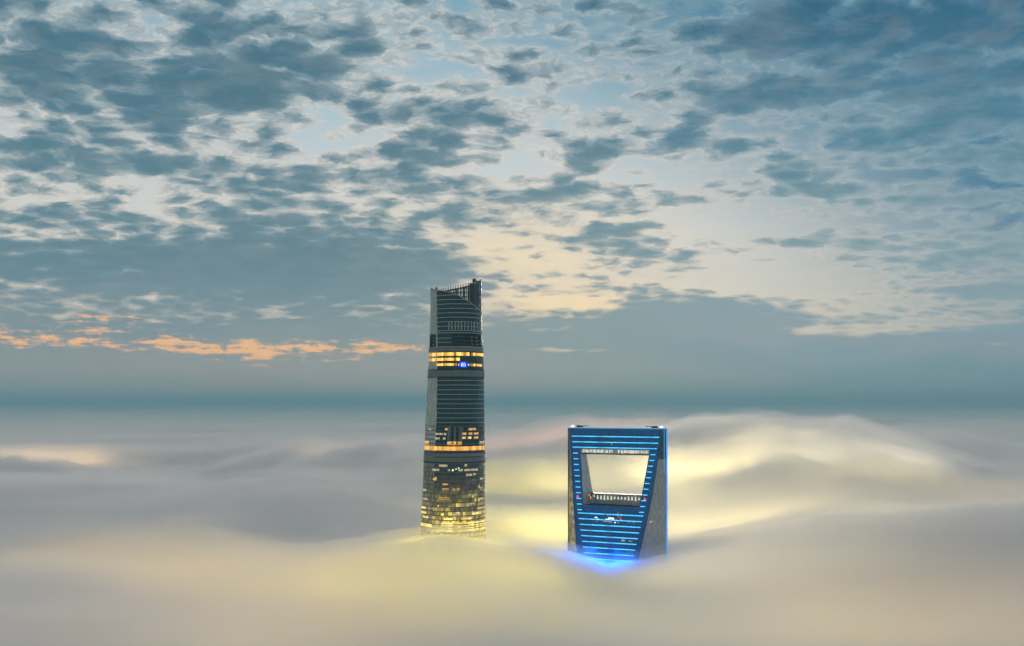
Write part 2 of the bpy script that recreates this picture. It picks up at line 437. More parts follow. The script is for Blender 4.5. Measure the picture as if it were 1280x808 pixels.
def ring(name, py, h, off, mat, i0=0, i1=None, parent=T1, inner=-.6, mb=None):
    """a ledge that stands off the skin; py = middle row, h = height in rows"""
    own = mb is None; mb = mb or MB(); i1 = N1 if i1 is None else i1
    a, b = py - h / 2, py + h / 2
    for i in range(i0, i1):
        for (p, po, q, qo) in ((b, off, a, off), (a, off, a, inner), (b, inner, b, off)):
            P = [pt(i, p, po), pt(i + 1, p, po), pt(i + 1, q, qo), pt(i, q, qo)]
            mb.face(P, [(arc(i, p), 0), (arc(i + 1, p), 0), (arc(i + 1, p), 1), (arc(i, p), 1)])
    return mb.build(name, mat, parent, False, True) if own else None

# pale floor lines above, ones darkened for ledge shade below: one fine pattern per zone
mb = MB()
for py in np.arange(371.5, 418, 5.45):
    for i in range(N1):
        if rim_py(i) < py - .6 and rim_py(i + 1) < py - .6: ring('', py, .7, .35, None, i, i + 1, mb=mb)
for py in (424.2, 429.6):
    for i in range(N1):
        if not gap(i, 426): ring('', py, .7, .35, None, i, i + 1, mb=mb)
mb.build('floor_line', M['line'], T1, False, True)
mb = MB()
for py in np.arange(476.2, 532, 5.75): ring('', py, .62, .3, None, mb=mb)
mb.build('floor_line', M['line'], T1, False, True)
mb = MB()
for py in np.arange(532.5, 556, 5.4): ring('', py, .8, .3, None, mb=mb)
for py in np.arange(578.2, 1170, 5.3): ring('', py, 1.0, .35, None, mb=mb)
mb.build('floor_line', M['line_shade'], T1, False, True)
# ledges with raised black rings along their edges
for (a, b) in ((435.6, 440.6), (463.8, 471.4), (565.6, 569.6), (570.8, 576.2)):
    ring('service_ledge', (a + b) / 2, b - a, .4, M['ledge'])
for a in (417.8, 434.9): ring('cornice', a, .9, .5, M['fin'])
for a in (462.9, 472.2, 564.9, 576.9): ring('black_line', a, .9, .42, M['black'])
# the slanting cap that follows the cut edge of the skin
mb = MB()
for i in range(N1):
    x, y = shp(370)
    if y[i] < 0 or t1_px(x[i], y[i], 370) < 545:
        a, b = rim_py(i), rim_py((i + 1) % N1)
        if abs(a - b) > 8: continue
        mb.face([pt(i, a + .9, .4), pt(i + 1, b + .9, .4), pt(i + 1, b - .2, .4), pt(i, a - .2, .4)])
        mb.face([pt(i, a - .2, .4), pt(i + 1, b - .2, .4), pt(i + 1, b - .2, -1), pt(i, a - .2, -1)])
mb.build('crown_edge', M['fin'], T1, False, True)

# gold floors: separate runs of lit windows
def run(name, py, h, px0, px1, mat, off=.25):
    i0, i1 = col_of(px0, py), col_of(px1, py)
    if i1 < i0: i1 += N1
    mb = MB()
    a, b = py - h / 2, py + h / 2
    for i in range(i0, i1):
        P = [pt(i, b, off), pt(i + 1, b, off), pt(i + 1, a, off), pt(i, a, off)]
        mb.face(P, [(arc(i, p), 0), (arc(i + 1, p), 0), (arc(i + 1, p), 1), (arc(i, p), 1)])
    for i in (i0, i1):
        mb.face([pt(i, b, off), pt(i, b, -.3), pt(i, a, -.3), pt(i, a, off)])
    return mb.build(name, mat, T1, False, True)
p = 0
for (py, h, x0, x1, mt) in ((444, 4.2, 536, 586.5, 'gold'), (444, 3.8, 589.5, 604, 'gold'), (450.4, 3.6, 536, 575, 'gold'),
                            (456.8, 3.0, 545, 571, 'gold'), (457.2, 3.2, 588.5, 594, 'gold'), (457.2, 3.2, 595.5, 602, 'gold'),
                            (559.6, 5.0, 531, 605.6, 'amber'), (553.2, 4.0, 531, 536, 'amber'), (553.2, 4.0, 559.5, 577, 'amber'), (553.2, 4, 599.5, 605.4, 'pale'),
                            (655, 5.5, 526.5, 540, 'yellow'), (652, 4.5, 552, 606, 'yellow'), (658.5, 4.5, 541, 606, 'yellow')):
    run('lit_window_band', py, h, x0, x1, M[mt])
# single lit windows
WIN = [(558.5,536,'warm',4),(588,536,'warm',4),(593,536,'warm',4),(538,537,'pale',2),(580,541.5,'warm',5),(588,541.5,'warm',4),(595,541.5,'warm',5),
       (549,542,'pale',8),(556,542,'pale',3),(547,547.5,'pale',6),(555.5,547.5,'pale',3),(580,546.5,'yellow',4),(587,546.5,'yellow',4),(595,546.5,'warm',5),
       (554,580.5,'pale',10),(582,580,'pale',3),(545,586,'pale',8),(561,586,'pale',2),(566,586,'white',2),(570,584.5,'white',1.5),(573,583.5,'white',1.5),
       (576,586,'pale',5),(584,586,'pale',7),(593,586,'pale',8),(584,592,'pale',3),(588,592,'pale',3),(593,591.5,'pale',4),(543,597.5,'warm',3),
       (557,603.5,'warm',7),(557,609.5,'warm',7),(567,609.8,'warm',4),(572.5,609.6,'warm',3.5),(551,620.5,'warm',5),(558,620.5,'warm',7),
       (587,616,'pale',3),(594,616,'pale',4),(590,627,'pale',6),(531,612,'pale',4),(532,623,'pale',5),(530,634,'yellow',5),(530,640,'yellow',6),
       (532,645.5,'yellow',6),(596,640,'yellow',9),(583,645.5,'yellow',12),(560,645.5,'yellow',10),(570,640,'pale',9),(600,634,'pale',6),
       (601,622,'pale',5),(602,610,'pale',4),(602,598,'pale',4),(553,640,'yellow',3),(548,630,'yellow',1.4),(552,664,'white',2),(540,663,'white',2),(581,666,'warm',5)]
for (px, py, mt, w) in WIN:
    run('lit_window', py, 2.6 if mt != 'white' else 1.8, px - w / 2, px + w / 2, M[mt], .3)
# pale bay of small dark openings on the hotel floors
for px in (565.5, 571.5):
    for py in (536, 541.8, 547.4, 553.0):
        i = col_of(px, py); mb = MB(); mb.box(pt(i, py, .4), (.9, 0, 0), (0, .25, 0), (0, 0, .9)); mb.build('dark_opening', M['black'], T1)
for px, w_ in ((561.5, 2.6), (568.5, 1.6), (575.5, 2.6)):
    mb = MB(); mb.bar(pt(col_of(px, 545), 551, .2), pt(col_of(px, 545), 533, .2), w_); mb.build('pier', M['ledge'], T1)
# short fins on two floors under the crown
for (a, b) in ((403.8, 408.6), (409.6, 414.2)):
    for px in (561.5, 565, 569, 573, 577, 581, 585, 589, 592.5, 596, 599):
        i = col_of(px, a); mb = MB(); mb.bar(pt(i, b, .4), pt(i, a, .4), .7 if px < 590 else 1.0); mb.build('fin', M['line'], T1)
# sign: blue lit panel with a white mark
i0 = col_of(579, 457)
c = pt(i0, 457, 1.0); tx = (pt(i0 + 3, 457) - pt(i0 - 3, 457)).normalized(); up = Vector((0, 0, 1)); nr = tx.cross(up)
if nr.y > 0: nr = -nr
mb = MB(); mb.box(c, tx * 3.9, nr * .4, up * 2.7); sign = mb.build('logo_sign', M['sign_blue'], T1)
mb = MB()
f = c + nr * .5
for (x0, z0, x1, z1, w) in ((-1.9, 1.3, 1.9, 1.3, .5), (-1.9, -1.5, 1.9, -1.5, .5), (-1.9, 1.3, -1.9, -1.5, .5), (1.9, .4, 1.9, -1.5, .5), (-1.7, -.2, 1.8, .3, .5), (-1.7, -.9, .2, -.1, .4)):
    mb.bar(f + tx * x0 + up * z0, f + tx * x1 + up * z1, w, nr)
o = mb.build('logo_mark', M['sign_white'], sign)
for px, w_ in ((585.5, .9), (573, .6)):
    mb = MB(); mb.bar(pt(col_of(px, 457), 458.4, .9), pt(col_of(px, 457), 456, .9), w_); mb.build('sign_lamp', M['sign_white'], T1)

# crown: roof deck, rear framing and the leaning rim with its posts
x, y = shp(370)
rear = [i for i in range(N1) if y[i] > -.08 * abs(x).max() or t1_px(x[i], y[i], 370) > 592]
def crown_py(i):
    px = t1_px(x[i % N1], y[i % N1], 370)
    if px > 592: return 352.6
    return float(np.interp(px, [538, 545, 592], [363.5, 363.2, 353.8]))
mb = MB()
for k in range(N1):
    mb.face([pt(k, 395, -.8), pt(k + 1, 395, -.8), Vector((8, 0, zpix(396)))])
mb.build('roof_deck', M['core'], T1)
mb = MB()
for i in rear:
    a, b = crown_py(i), crown_py(i + 1)
    for (o0, o1) in ((0, 0),):
        mb.face([pt(i, a + 2.0, -.2), pt(i + 1, b + 2.0, -.2), pt(i + 1, b, -.2), pt(i, a, -.2)])
        mb.face([pt(i, a + 2.0, -1.6), pt(i + 1, b + 2.0, -1.6), pt(i + 1, b, -1.6), pt(i, a, -1.6)])
        mb.face([pt(i, a, -.2), pt(i + 1, b, -.2), pt(i + 1, b, -1.6), pt(i, a, -1.6)])
        mb.face([pt(i, a + 2, -.2), pt(i + 1, b + 2, -.2), pt(i + 1, b + 2, -1.6), pt(i, a + 2, -1.6)])
mb.build('crown_rim', M['lattice'], T1)
mb = MB()
for k, py in enumerate((358.5, 363.6, 368.8, 374, 379.2, 384.5, 389.5)):
    for i in rear:
        if crown_py(i) + 1.5 < py: ring('', py, 1.1 if k % 2 else .8, -.3, None, i, i + 1, inner=-1.2, mb=mb)
for n_, i in enumerate([k for k in rear if k % (12 if y[k] < 12 else 5) == 0]):
    mb.bar(pt(i, 395, -.8), pt(i, crown_py(i) + 1, -.8), 1.3 if n_ % 3 == 0 else .55)
# inner truss one bay behind, so the framing has depth
for n_, i in enumerate(rear[::9]):
    mb.bar(pt(i, 395, -6), pt(i, crown_py(i) + 3, -6), .9)
    mb.bar(pt(i, 372, -6), pt(i, 368, -.8), .5)
    mb.bar(pt(i, 384, -6), pt(i + 8, 374, -.8), .5)
mb.build('crown_lattice', M['lattice'], T1)
mb = MB()
for i in rear:
    px = t1_px(x[i], y[i], 370)
    if px > 592.5 or (y[i] > 0 and px > 590 and i % 2):
        lo = 389 if y[i] < 0 else 395
        for (a, b) in ((354, 358), (359, 363), (364.3, 368), (369.4, 373.3), (375, 378.4), (380, 384), (385, lo)):
            if (i // 2 * 7 + int(a)) % 5 < 2: mb.face([pt(i, b, 0), pt(i + 1, b, 0), pt(i + 1, a, 0), pt(i, a, 0)])
mb.build('crown_glazing', M['teal_panel'], T1)
posts = [i for i in rear if y[i] > 0][::5]
first = None
for i in posts:
    top = crown_py(i)
    if first is None:
        mb = MB(); mb.bar((0, 0, -1), (0, 0, 2.7), .6); mb.bar((-.3, 0, 1.3), (.5, 0, 1.3), .3, (0, 1, 0)); mb.box((0, 0, 0), (.5, 0, 0), (0, .5, 0), (0, 0, .25))
        o = first = mb.build('rim_post', M['lattice'], T1)
    else:
        o = first.copy(); C.objects.link(o); o.parent = T1
    o.location = pt(i, top, -.8)
i = col_of(594, 358); mb = MB(); mb.box(pt(i, 351.6, -1), (1.6, 0, 0), (0, 1, 0), (0, 0, .9)); mb.build('roof_unit', M['lattice'], T1)
i = col_of(545.5, 364); mb = MB(); mb.box(pt(i, 362.4, 0), (.9, 0, 0), (0, .8, 0), (0, 0, 1.1)); mb.build('roof_unit', M['lattice'], T1)

# ------------------------------------------------------------------ tower two: square plan cut by two curved faces, with an opening
PHI = radians(30); XC, YC, HA = 100.0, DT, 51.6
T2 = empty('blue_skyscraper', (XC, YC, 0)); T2.rotation_euler = (0, 0, -PHI)
tag(T2, 'blue lit tower tapering to a flat top with a trapezoid opening through it', 'skyscraper')
ZT = zpix(536.0, YC)
def cz(z):
    s = max(0, (ZT - z) / .765)
    return min(4 + .055 * s + .0003 * s * s, HA - 1) if s < 300 else HA - 1 if 4 + .055 * s + .0003 * s * s > HA - 1 else 4 + .055 * s + .0003 * s * s
def front(px, py, v=None):
    """(u, z) of the point of the front face seen at a pixel"""
    z = zpix(py)
    for _ in range(6):
        c = cz(z) if v is None else -v
        k = (px - 640) / F
        u = (k * (YC - c * cos(PHI)) - XC + c * sin(PHI)) / (cos(PHI) + k * sin(PHI))
        Y = YC - u * sin(PHI) - c * cos(PHI)
        z = CAMZ - (py - HOR) / F * Y
    return u, z
HTL, HTR, HBR, HBL = front(725.4, 560.5), front(812.4, 563), front(799, 634.2), front(729.4, 631)
ZH1 = (HTL[1] + HTR[1]) / 2; ZH0 = (HBL[1] + HBR[1]) / 2
def hole(z):
    t = (z - ZH0) / (ZH1 - ZH0)
    return HBL[0] + (HTL[0] - HBL[0]) * t, HBR[0] + (HTR[0] - HBR[0]) * t
zs = sorted(set([ZT, ZH1, ZH0] + [ZT - 4 * k for k in range(1, 60)] + [0, 60, 120, 180]), reverse=True)
zs = [z for z in zs if z >= 0 and not any(0 < abs(z - h) < 1 for h in (ZH1, ZH0))]
M['blue_glass'] = glass_mat('blue_glow_glass', (.001,.012,.04), (.003,.03,.08), 1.4, 2.1, .25, (.001,.01,.03), .12, .3)
def glow(mat, col, k):      # blue emission put into the glass, in place of the LED wash
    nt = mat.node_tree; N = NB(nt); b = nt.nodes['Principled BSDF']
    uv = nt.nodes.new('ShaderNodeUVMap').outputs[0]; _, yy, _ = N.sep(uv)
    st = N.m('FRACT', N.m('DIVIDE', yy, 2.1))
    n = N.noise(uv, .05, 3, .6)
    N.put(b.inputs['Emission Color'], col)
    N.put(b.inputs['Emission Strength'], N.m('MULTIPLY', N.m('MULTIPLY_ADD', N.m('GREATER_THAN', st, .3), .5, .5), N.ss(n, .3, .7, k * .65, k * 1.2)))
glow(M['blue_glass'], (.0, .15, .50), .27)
M['side_glass'] = glass_mat('grey_side_glass', (.24,.28,.32), (.30,.345,.385), 1.5, 4.2, .22, (.25,.27,.29), .10, .7, light_share=.06)
M['side_gold'] = glass_mat('gold_side_glass', (.05,.05,.045), (.14,.13,.10), 1.5, 4.2, .15, (.04,.04,.03), .12, .7, lit=((1,.72,.2), .35, .5, -40, -90), light_share=.3)
M['inner'] = plain('opening_wall', (.38,.42,.45), .35, .2)
M['led'] = lamp_mat('cyan_led', (.05, .55, 1.0), 1.5, .3, .15)
M['led_edge'] = lamp_mat('blue_led', (.02, .32, .95), .95, .25, .08)
M['led_edge_pale'] = lamp_mat('pale_blue_led', (.12, .5, .9), .6, .25, .08)
M['lit_floor'] = lamp_mat('lit_floor', (.85, .8, .66), 1.0, .45, .6)

def quadwall(name, mat, fn, parent=T2):
    mb = MB()
    for a, b in zip(zs[:-1], zs[1:]):
        for (p0, p1, q1, q0) in fn(a, b):      # lower left, lower right, upper right, upper left
            P = [Vector(p0), Vector(p1), Vector(q1), Vector(q0)]
            u = lambda p: (p.x + p.y * .3, p.z - CAMZ)
            mb.face(P, [u(p) for p in P])
    return mb.build(name, mat, parent, False, True)
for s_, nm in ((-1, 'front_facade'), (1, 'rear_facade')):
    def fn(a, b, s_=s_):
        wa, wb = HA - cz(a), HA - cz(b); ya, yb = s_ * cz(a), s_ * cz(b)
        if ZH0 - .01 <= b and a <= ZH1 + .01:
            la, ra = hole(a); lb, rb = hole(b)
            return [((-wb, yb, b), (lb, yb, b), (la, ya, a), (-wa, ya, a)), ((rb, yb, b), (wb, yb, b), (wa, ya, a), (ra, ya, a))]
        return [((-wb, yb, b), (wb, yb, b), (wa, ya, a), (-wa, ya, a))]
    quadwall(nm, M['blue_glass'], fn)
M['side_refl'] = glass_mat('side_refl_glass', (.004,.05,.07), (.01,.08,.10), 1.5, 4.2, .2, (.01,.04,.05), .10, .5)  # teal reflection on the upper side wall, put into the glass colour
ZSPL = min(zs, key=lambda z: abs(z - zpix(574)))
for sx in (-1, 1):
    for sy in (-1, 1):
      for upper in (False, True):
        if upper and not (sx > 0 and sy < 0): continue
        quadwall('side_wall', M['side_refl'] if upper else M['side_gold'] if sx < 0 and sy < 0 else M['side_glass'],
                 lambda a, b, sx=sx, sy=sy, up_=upper: [] if (sx > 0 and sy < 0 and (a > ZSPL + .01) != up_) else [((sx * (HA - cz(b)), sy * cz(b), b), (sx * HA, 0, b), (sx * HA, 0, a), (sx * (HA - cz(a)), sy * cz(a), a))])
# walls, floor and ceiling of the opening
def inner(side):
    def fn(a, b):
        if not (ZH0 - .01 <= b and a <= ZH1 + .01): return []
        ua, ub = hole(a)[side], hole(b)[side]
        return [((ub, -cz(b), b), (ub, cz(b), b), (ua, cz(a), a), (ua, -cz(a), a))]
    return fn
quadwall('opening_wall', M['inner'], inner(0)); quadwall('opening_wall', M['inner'], inner(1))
for zz, nm in ((ZH0, 'opening_floor'), (ZH1, 'opening_ceiling')):
    l, r = hole(zz); c = cz(zz); mb = MB(); mb.face([(l, -c, zz), (r, -c, zz), (r, c, zz), (l, c, zz)])
    mb.build(nm, M['black' if nm == 'opening_floor' else 'core'], T2)
# roof
mb = MB(); c = cz(ZT); w = HA - c
mb.face([(-HA, 0, ZT), (-w, -c, ZT), (w, -c, ZT), (HA, 0, ZT), (w, c, ZT), (-w, c, ZT)])
mb.build('roof', M['core'], T2)
mb = MB()
P = [(-HA, 0), (-w, -c), (w, -c), (HA, 0), (w, c), (-w, c)]
for k in range(6):
    a, b = P[k], P[(k + 1) % 6]
    mb.bar((a[0], a[1], ZT + .55), (b[0], b[1], ZT + .55), 1.1)
mb.build('parapet', M['led_edge_pale'], T2)

# the deck of lit rooms hanging under the top beam
d0 = ZH1 - 5.2
l, r = hole(ZH1); l2, r2 = hole(d0)
mb = MB(); cc = cz(ZH1)
for (za, zb) in ((ZH1 - .05, d0),):
    la, ra, lb, rb = l + .05, r - .05, l2 + .05, r2 - .05
    f0, f1 = -cc + 1.6, cc - 1.6
    mb.face([(lb, f0, zb), (rb, f0, zb), (ra, f0, za), (la, f0, za)]); mb.face([(rb, f1, zb), (lb, f1, zb), (la, f1, za), (ra, f1, za)])
    mb.face([(lb, f0, zb), (lb, f1, zb), (rb, f1, zb), (rb, f0, zb)])
mb.build('observation_deck', M['inner'], T2)
r_ = random.Random(4)
u = l2 + 1.2
while u < r2 - 1.5:
    wd = r_.choice((.5, .7, 1.0, 1.6))
    if not (-4 < u - (l + r) / 2 < 3) or r_.random() < .2:
        z0 = d0 + r_.uniform(1.2, 2.0); z1 = ZH1 - r_.uniform(.3, 1.6)
        mb = MB(); mb.box((u, -cc + 1.5, (z0 + z1) / 2), (wd / 2, 0, 0), (0, .12, 0), (0, 0, (z1 - z0) / 2)); mb.build('deck_window', M['lit_floor'], T2)
    u += wd + r_.choice((.35, .6, 1.2))
mb = MB(); mb.box(((l2 + r2) / 2, -cc + 1.4, d0 + .3), ((r2 - l2) / 2 - .1, 0, 0), (0, .3, 0), (0, 0, .4)); mb.build('deck_sill', M['black'], T2)

# lower bridge across the rear of the opening, with its row of lit windows
cb = cz(ZH0)
_, zb1 = front(770, 617.5, cb - 5.5); _, zb0 = front(770, 627.5, cb - 5.5)
lb_, rb_ = hole(ZH0 + 4)
rb_ += .3; bl = lb_ + 1.5
mb = MB(); mb.box(((bl + rb_) / 2, cb - 3.2, (zb0 + ZH0) / 2 - .2 + 2), ((rb_ - bl) / 2, 0, 0), (0, 2.2, 0), (0, 0, max(.5, (zb0 + 4 - ZH0) / 2)))
mb.box(((bl + rb_) / 2, cb - 3.2, zb1 - .5), ((rb_ - bl) / 2, 0, 0), (0, 2.6, 0), (0, 0, .45))
mb.box(((bl + rb_) / 2, cb - 1.4, (zb0 + zb1) / 2), ((rb_ - bl) / 2, 0, 0), (0, .3, 0), (0, 0, (zb1 - zb0) / 2))
mb.build('sky_bridge', M['inner'], T2)
win = None; r_ = random.Random(11)
for k in range(15):
    uu = bl + 5.0 + k * (rb_ - bl - 7) / 14
    if win is None:
        mb = MB(); mb.box((0, 0, 0), (.62, 0, 0), (0, .2, 0), (0, 0, 1.7)); mb.box((0, -.25, -1.9), (.8, 0, 0), (0, .3, 0), (0, 0, .18))
        win = mb.build('bridge_window', M['lit_floor'], T2); o = win
    else: o = win.copy(); C.objects.link(o); o.parent = T2
    o.location = (uu, cb - 5.6, (zb0 + zb1) / 2); o.scale = (1, 1, r_.uniform(.75, 1.1) if k not in (5, 6, 7, 8, 12) else .6)
mb = MB(); u0, z0 = front(733, 621); mb.box((u0 + .3, -2, z0), (1.0, 0, 0), (0, 1.4, 0), (0, 0, 3.6)); mb.box((u0 + 2.6, -1.5, z0 + 2.5), (.8, 0, 0), (0, .8, 0), (0, 0, 1.0))
mb.build('stair_landing', M['side_gold'], T2)
mb = MB(); mb.box((u0 - .6, -3.5, z0 + 1.2), (.6, 0, 0), (0, .2, 0), (0, 0, .9)); mb.box((u0 + .9, -3.5, z0 - 1.6), (.5, 0, 0), (0, .2, 0), (0, 0, 1.5)); mb.build('landing_lamp', M['warm'], T2)
mb = MB(); u1, z1 = front(796, 630.6); mb.box((u1 - 2, -6, ZH0 + 1.4), (4.5, 0, 0), (0, 1.5, 0), (0, 0, .8)); mb.box((u1 + 1, -6, ZH0 + 2.6), (1.2, 0, 0), (0, 1, 0), (0, 0, .6))
mb.build('maintenance_unit', M['fin'], T2)

# light strips along the front face
def strip(px0, py0, px1, py1, h=.44, mat='led', off=.35, name='led_strip'):
    u0, z0 = front(px0, py0); u1, z1 = front(px1, py1); z = (z0 + z1) / 2
    y = -cz(z) - off
    mb = MB(); L = (u1 - u0)
    mb.face([(u0, y, z - h), (u1, y, z - h), (u1, y, z + h), (u0, y, z + h)], [(0, 0), (L, 0), (L, 1), (0, 1)])
    mb.face([(u0, y, z + h), (u1, y, z + h), (u1, y + off + .2, z + h), (u0, y + off + .2, z + h)], [(0, 0), (L, 0), (L, 1), (0, 1)])
    mb.face([(u0, y, z - h), (u1, y, z - h), (u1, y + off + .2, z - h), (u0, y + off + .2, z - h)], [(0, 0), (L, 0), (L, 1), (0, 1)])
    for uu in (u0, u1): mb.face([(uu, y, z - h), (uu, y + off + .2, z - h), (uu, y + off + .2, z + h), (uu, y, z + h)])
    return mb.build(name, M[mat], T2)
strip(714.8, 545.4, 823.8, 546.8); strip(715.5, 552.6, 822.5, 554); strip(716, 559.2, 820.8, 561)
for k in range(11):
    py = 566.5 + 7.07 * k
    x0 = 716.6 + .52 * k; strip(x0, py, x0 + 5.8, py + .2)
for k in range(11):
    py = 568.5 + 7.2 * k
    x1 = 819.2 - 1.44 * k; strip(x1 - 5.8, py, x1, py + .2)
for k in range(12):
    py = 641.2 + 7.1 * k; strip(722.5 + 1.05 * k, py, 804.2 - 1.75 * k, py + 4.2)
# edge tubes
def tube(name, mat, pts, w):
    mb = MB()
    for a, b in zip(pts[:-1], pts[1:]): mb.bar(a, b, w, (0, 1, 0))
    ob = mb.build(name, M[mat], T2); return ob
tube('edge_light', 'led_edge', [(HA + .3, -.2, ZT), (HA + .3, -.2, 300)], 1.1)
tube('edge_light', 'ledge', [(-HA - .2, -.2, ZT), (-HA - .2, -.2, 300)], .8)
tube('edge_light', 'led_edge_pale', [(HA - 1.6, -1.9, ZT), (HA - 1.6, -1.9, zpix(590))], .5)
# the front corner frames, deep blue
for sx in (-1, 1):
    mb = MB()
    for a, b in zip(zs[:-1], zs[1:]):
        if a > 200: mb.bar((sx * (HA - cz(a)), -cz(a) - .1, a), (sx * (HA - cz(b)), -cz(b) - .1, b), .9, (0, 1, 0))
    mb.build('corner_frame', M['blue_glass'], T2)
# lit rooms scattered over the front
mb = None
for (px, py, w, h, mt) in ((745,647,3,1.2,'white'),(747.5,649,2,1,'white'),(759,649.5,4,1.3,'white'),(764,648.3,7,1.8,'white'),(768,650.5,5,1.0,'white'),(757,651.8,5,1,'pale'),
                           (762.5,652.6,5,1,'pale'),(776,649,1.6,1.6,'red'),(774.5,647.5,1.2,1,'red'),(772.6,645,.5,9,'pale'),(776.8,645,.5,6,'pale'),(768.8,653.5,1.2,1.4,'white'),
                           (772.6,653.5,1.4,1.2,'pale'),(746.5,652,1,1,'pale'),(760,645,.4,2.5,'pale'),(779,675.8,4,2.2,'pale'),(787,676.5,1.8,1.2,'pale'),(789.5,677.2,1.4,1,'pale'),
                           (764.6,555.6,1,1.6,'pale'),(786,653,1.4,.8,'pale'),(792,653.5,1.2,.8,'pale')):
    u, z = front(px, py); mb = MB(); mb.box((u, -cz(z) - .12, z), (w * .42, 0, 0), (0, .1, 0), (0, 0, h * .38)); mb.build('lit_window', M[mt], T2)
# lit rooms on the grey side: solve for the point on that wall
def side_pt(px, py, t_guess=.5):
    best = None
    for t in np.linspace(0, 1, 80):
        z = zpix(py)
        for _ in range(3):
            c = cz(z); u = HA - c + c * t; v = -c + c * t
            X = XC + u * cos(PHI) + v * sin(PHI); Y = YC - u * sin(PHI) + v * cos(PHI); z = CAMZ - (py - HOR) / F * Y
        e = abs(640 + F * X / Y - px)
        if best is None or e < best[0]: best = (e, u, v, z)
    return best[1:]
for (px, py, w) in ((813.5, 652.6, 1.1), (816.8, 652.2, .7), (824, 605, .5), (823, 640, .5)):
    u, v, z = side_pt(px, py); d = Vector((1, 1, 0)).normalized(); nn = Vector((1, -1, 0)).normalized()
    mb = MB(); mb.box(Vector((u, v, z)) + nn * .15, d * w, nn * .15, (0, 0, w * .7)); mb.build('lit_window', M['pale'], T2)
# red beacons, roof lamps, roof cranes
for (px, py) in ((722.6, 620.6), (806.6, 624.4)):
    u, z = front(px, py); bm = bmesh.new(); bmesh.ops.create_icosphere(bm, subdivisions=2, radius=1.25)
    me = bpy.data.meshes.new('red_beacon'); bm.to_mesh(me); bm.free(); me.materials.append(M['red']); o = bpy.data.objects.new('red_beacon', me); C.objects.link(o); o.parent = T2
    o.location = (u, -cz(z) - .9, z)
for u in (-HA + 4.5, HA - 5):
    mb = MB(); mb.bar((u, 0, ZT), (u, 0, ZT + 2.2), .5); mb.box((u, 0, ZT + 2.0), (.95, 0, 0), (0, .9, 0), (0, 0, .8)); mb.build('roof_lamp', M['white'], T2)
for sx in (-1, 1):
    mb = MB(); u = sx * (HA - 15)
    mb.box((u - sx * -3.4, 0, ZT + 1.9), (2.3, 0, 0), (0, 1.3, 0), (0, 0, .9)); mb.bar((u + sx * 3, 0, ZT + 2.2), (u - sx * 5.5, 0, ZT + 2.3), .7)
    mb.bar((u - sx * 5.5, 0, ZT + 2.2), (u - sx * 6.0, 0, ZT + 3.2), .6); mb.bar((u, 0, ZT), (u, 0, ZT + 2), .8)
    mb.build('roof_crane', M['black'], T2)

# ------------------------------------------------------------------ ground far below the fog
mb = MB(); G = 60500.0
mb.face([(-G, -G, 0), (G, -G, 0), (G, G, 0), (-G, G, 0)]); g = mb.build('ground', plain('ground', (.05,.05,.05), .9, vs=.01)); tag(g, kind='structure')

# ------------------------------------------------------------------ fog sea: a closed body of real mist with a rolling top
rs = np.random.RandomState(5); TB = rs.rand(256, 256)
def vnoise(x, y):
    xi = np.floor(x).astype(int); yi = np.floor(y).astype(int); fx = x - xi; fy = y - yi
    fx = fx ** 3 * (fx * (fx * 6 - 15) + 10); fy = fy ** 3 * (fy * (fy * 6 - 15) + 10)
    q = lambda a, b: TB[a & 255, b & 255]
    return (q(xi, yi) * (1 - fx) + q(xi + 1, yi) * fx) * (1 - fy) + (q(xi, yi + 1) * (1 - fx) + q(xi + 1, yi + 1) * fx) * fy
def fbm(x, y, o=4, g=.5):
    s = 0; a = 1; t = 0
    for i in range(o):
        ca, sa = cos(i * 1.1), sin(i * 1.1)
        s = s + a * (vnoise((x * ca - y * sa) * 2 ** i + 17.3 * i, (x * sa + y * ca) * 2 ** i + 31.7 * i) - .5); t += a; a *= g
    return s / t * 2
def billow(x, y, o=3, g=.5):
    s = 0; a = 1; t = 0
    for i in range(o):
        ca, sa = cos(i * 1.3 + .4), sin(i * 1.3 + .4)
        s = s + a * np.abs(vnoise((x * ca - y * sa) * 2.1 ** i + 11.3 * i, (x * sa + y * ca) * 2.1 ** i + 5.7 * i) - .5) * 2; t += a; a *= g
    return s / t
def bell(t): return np.exp(-t * t)
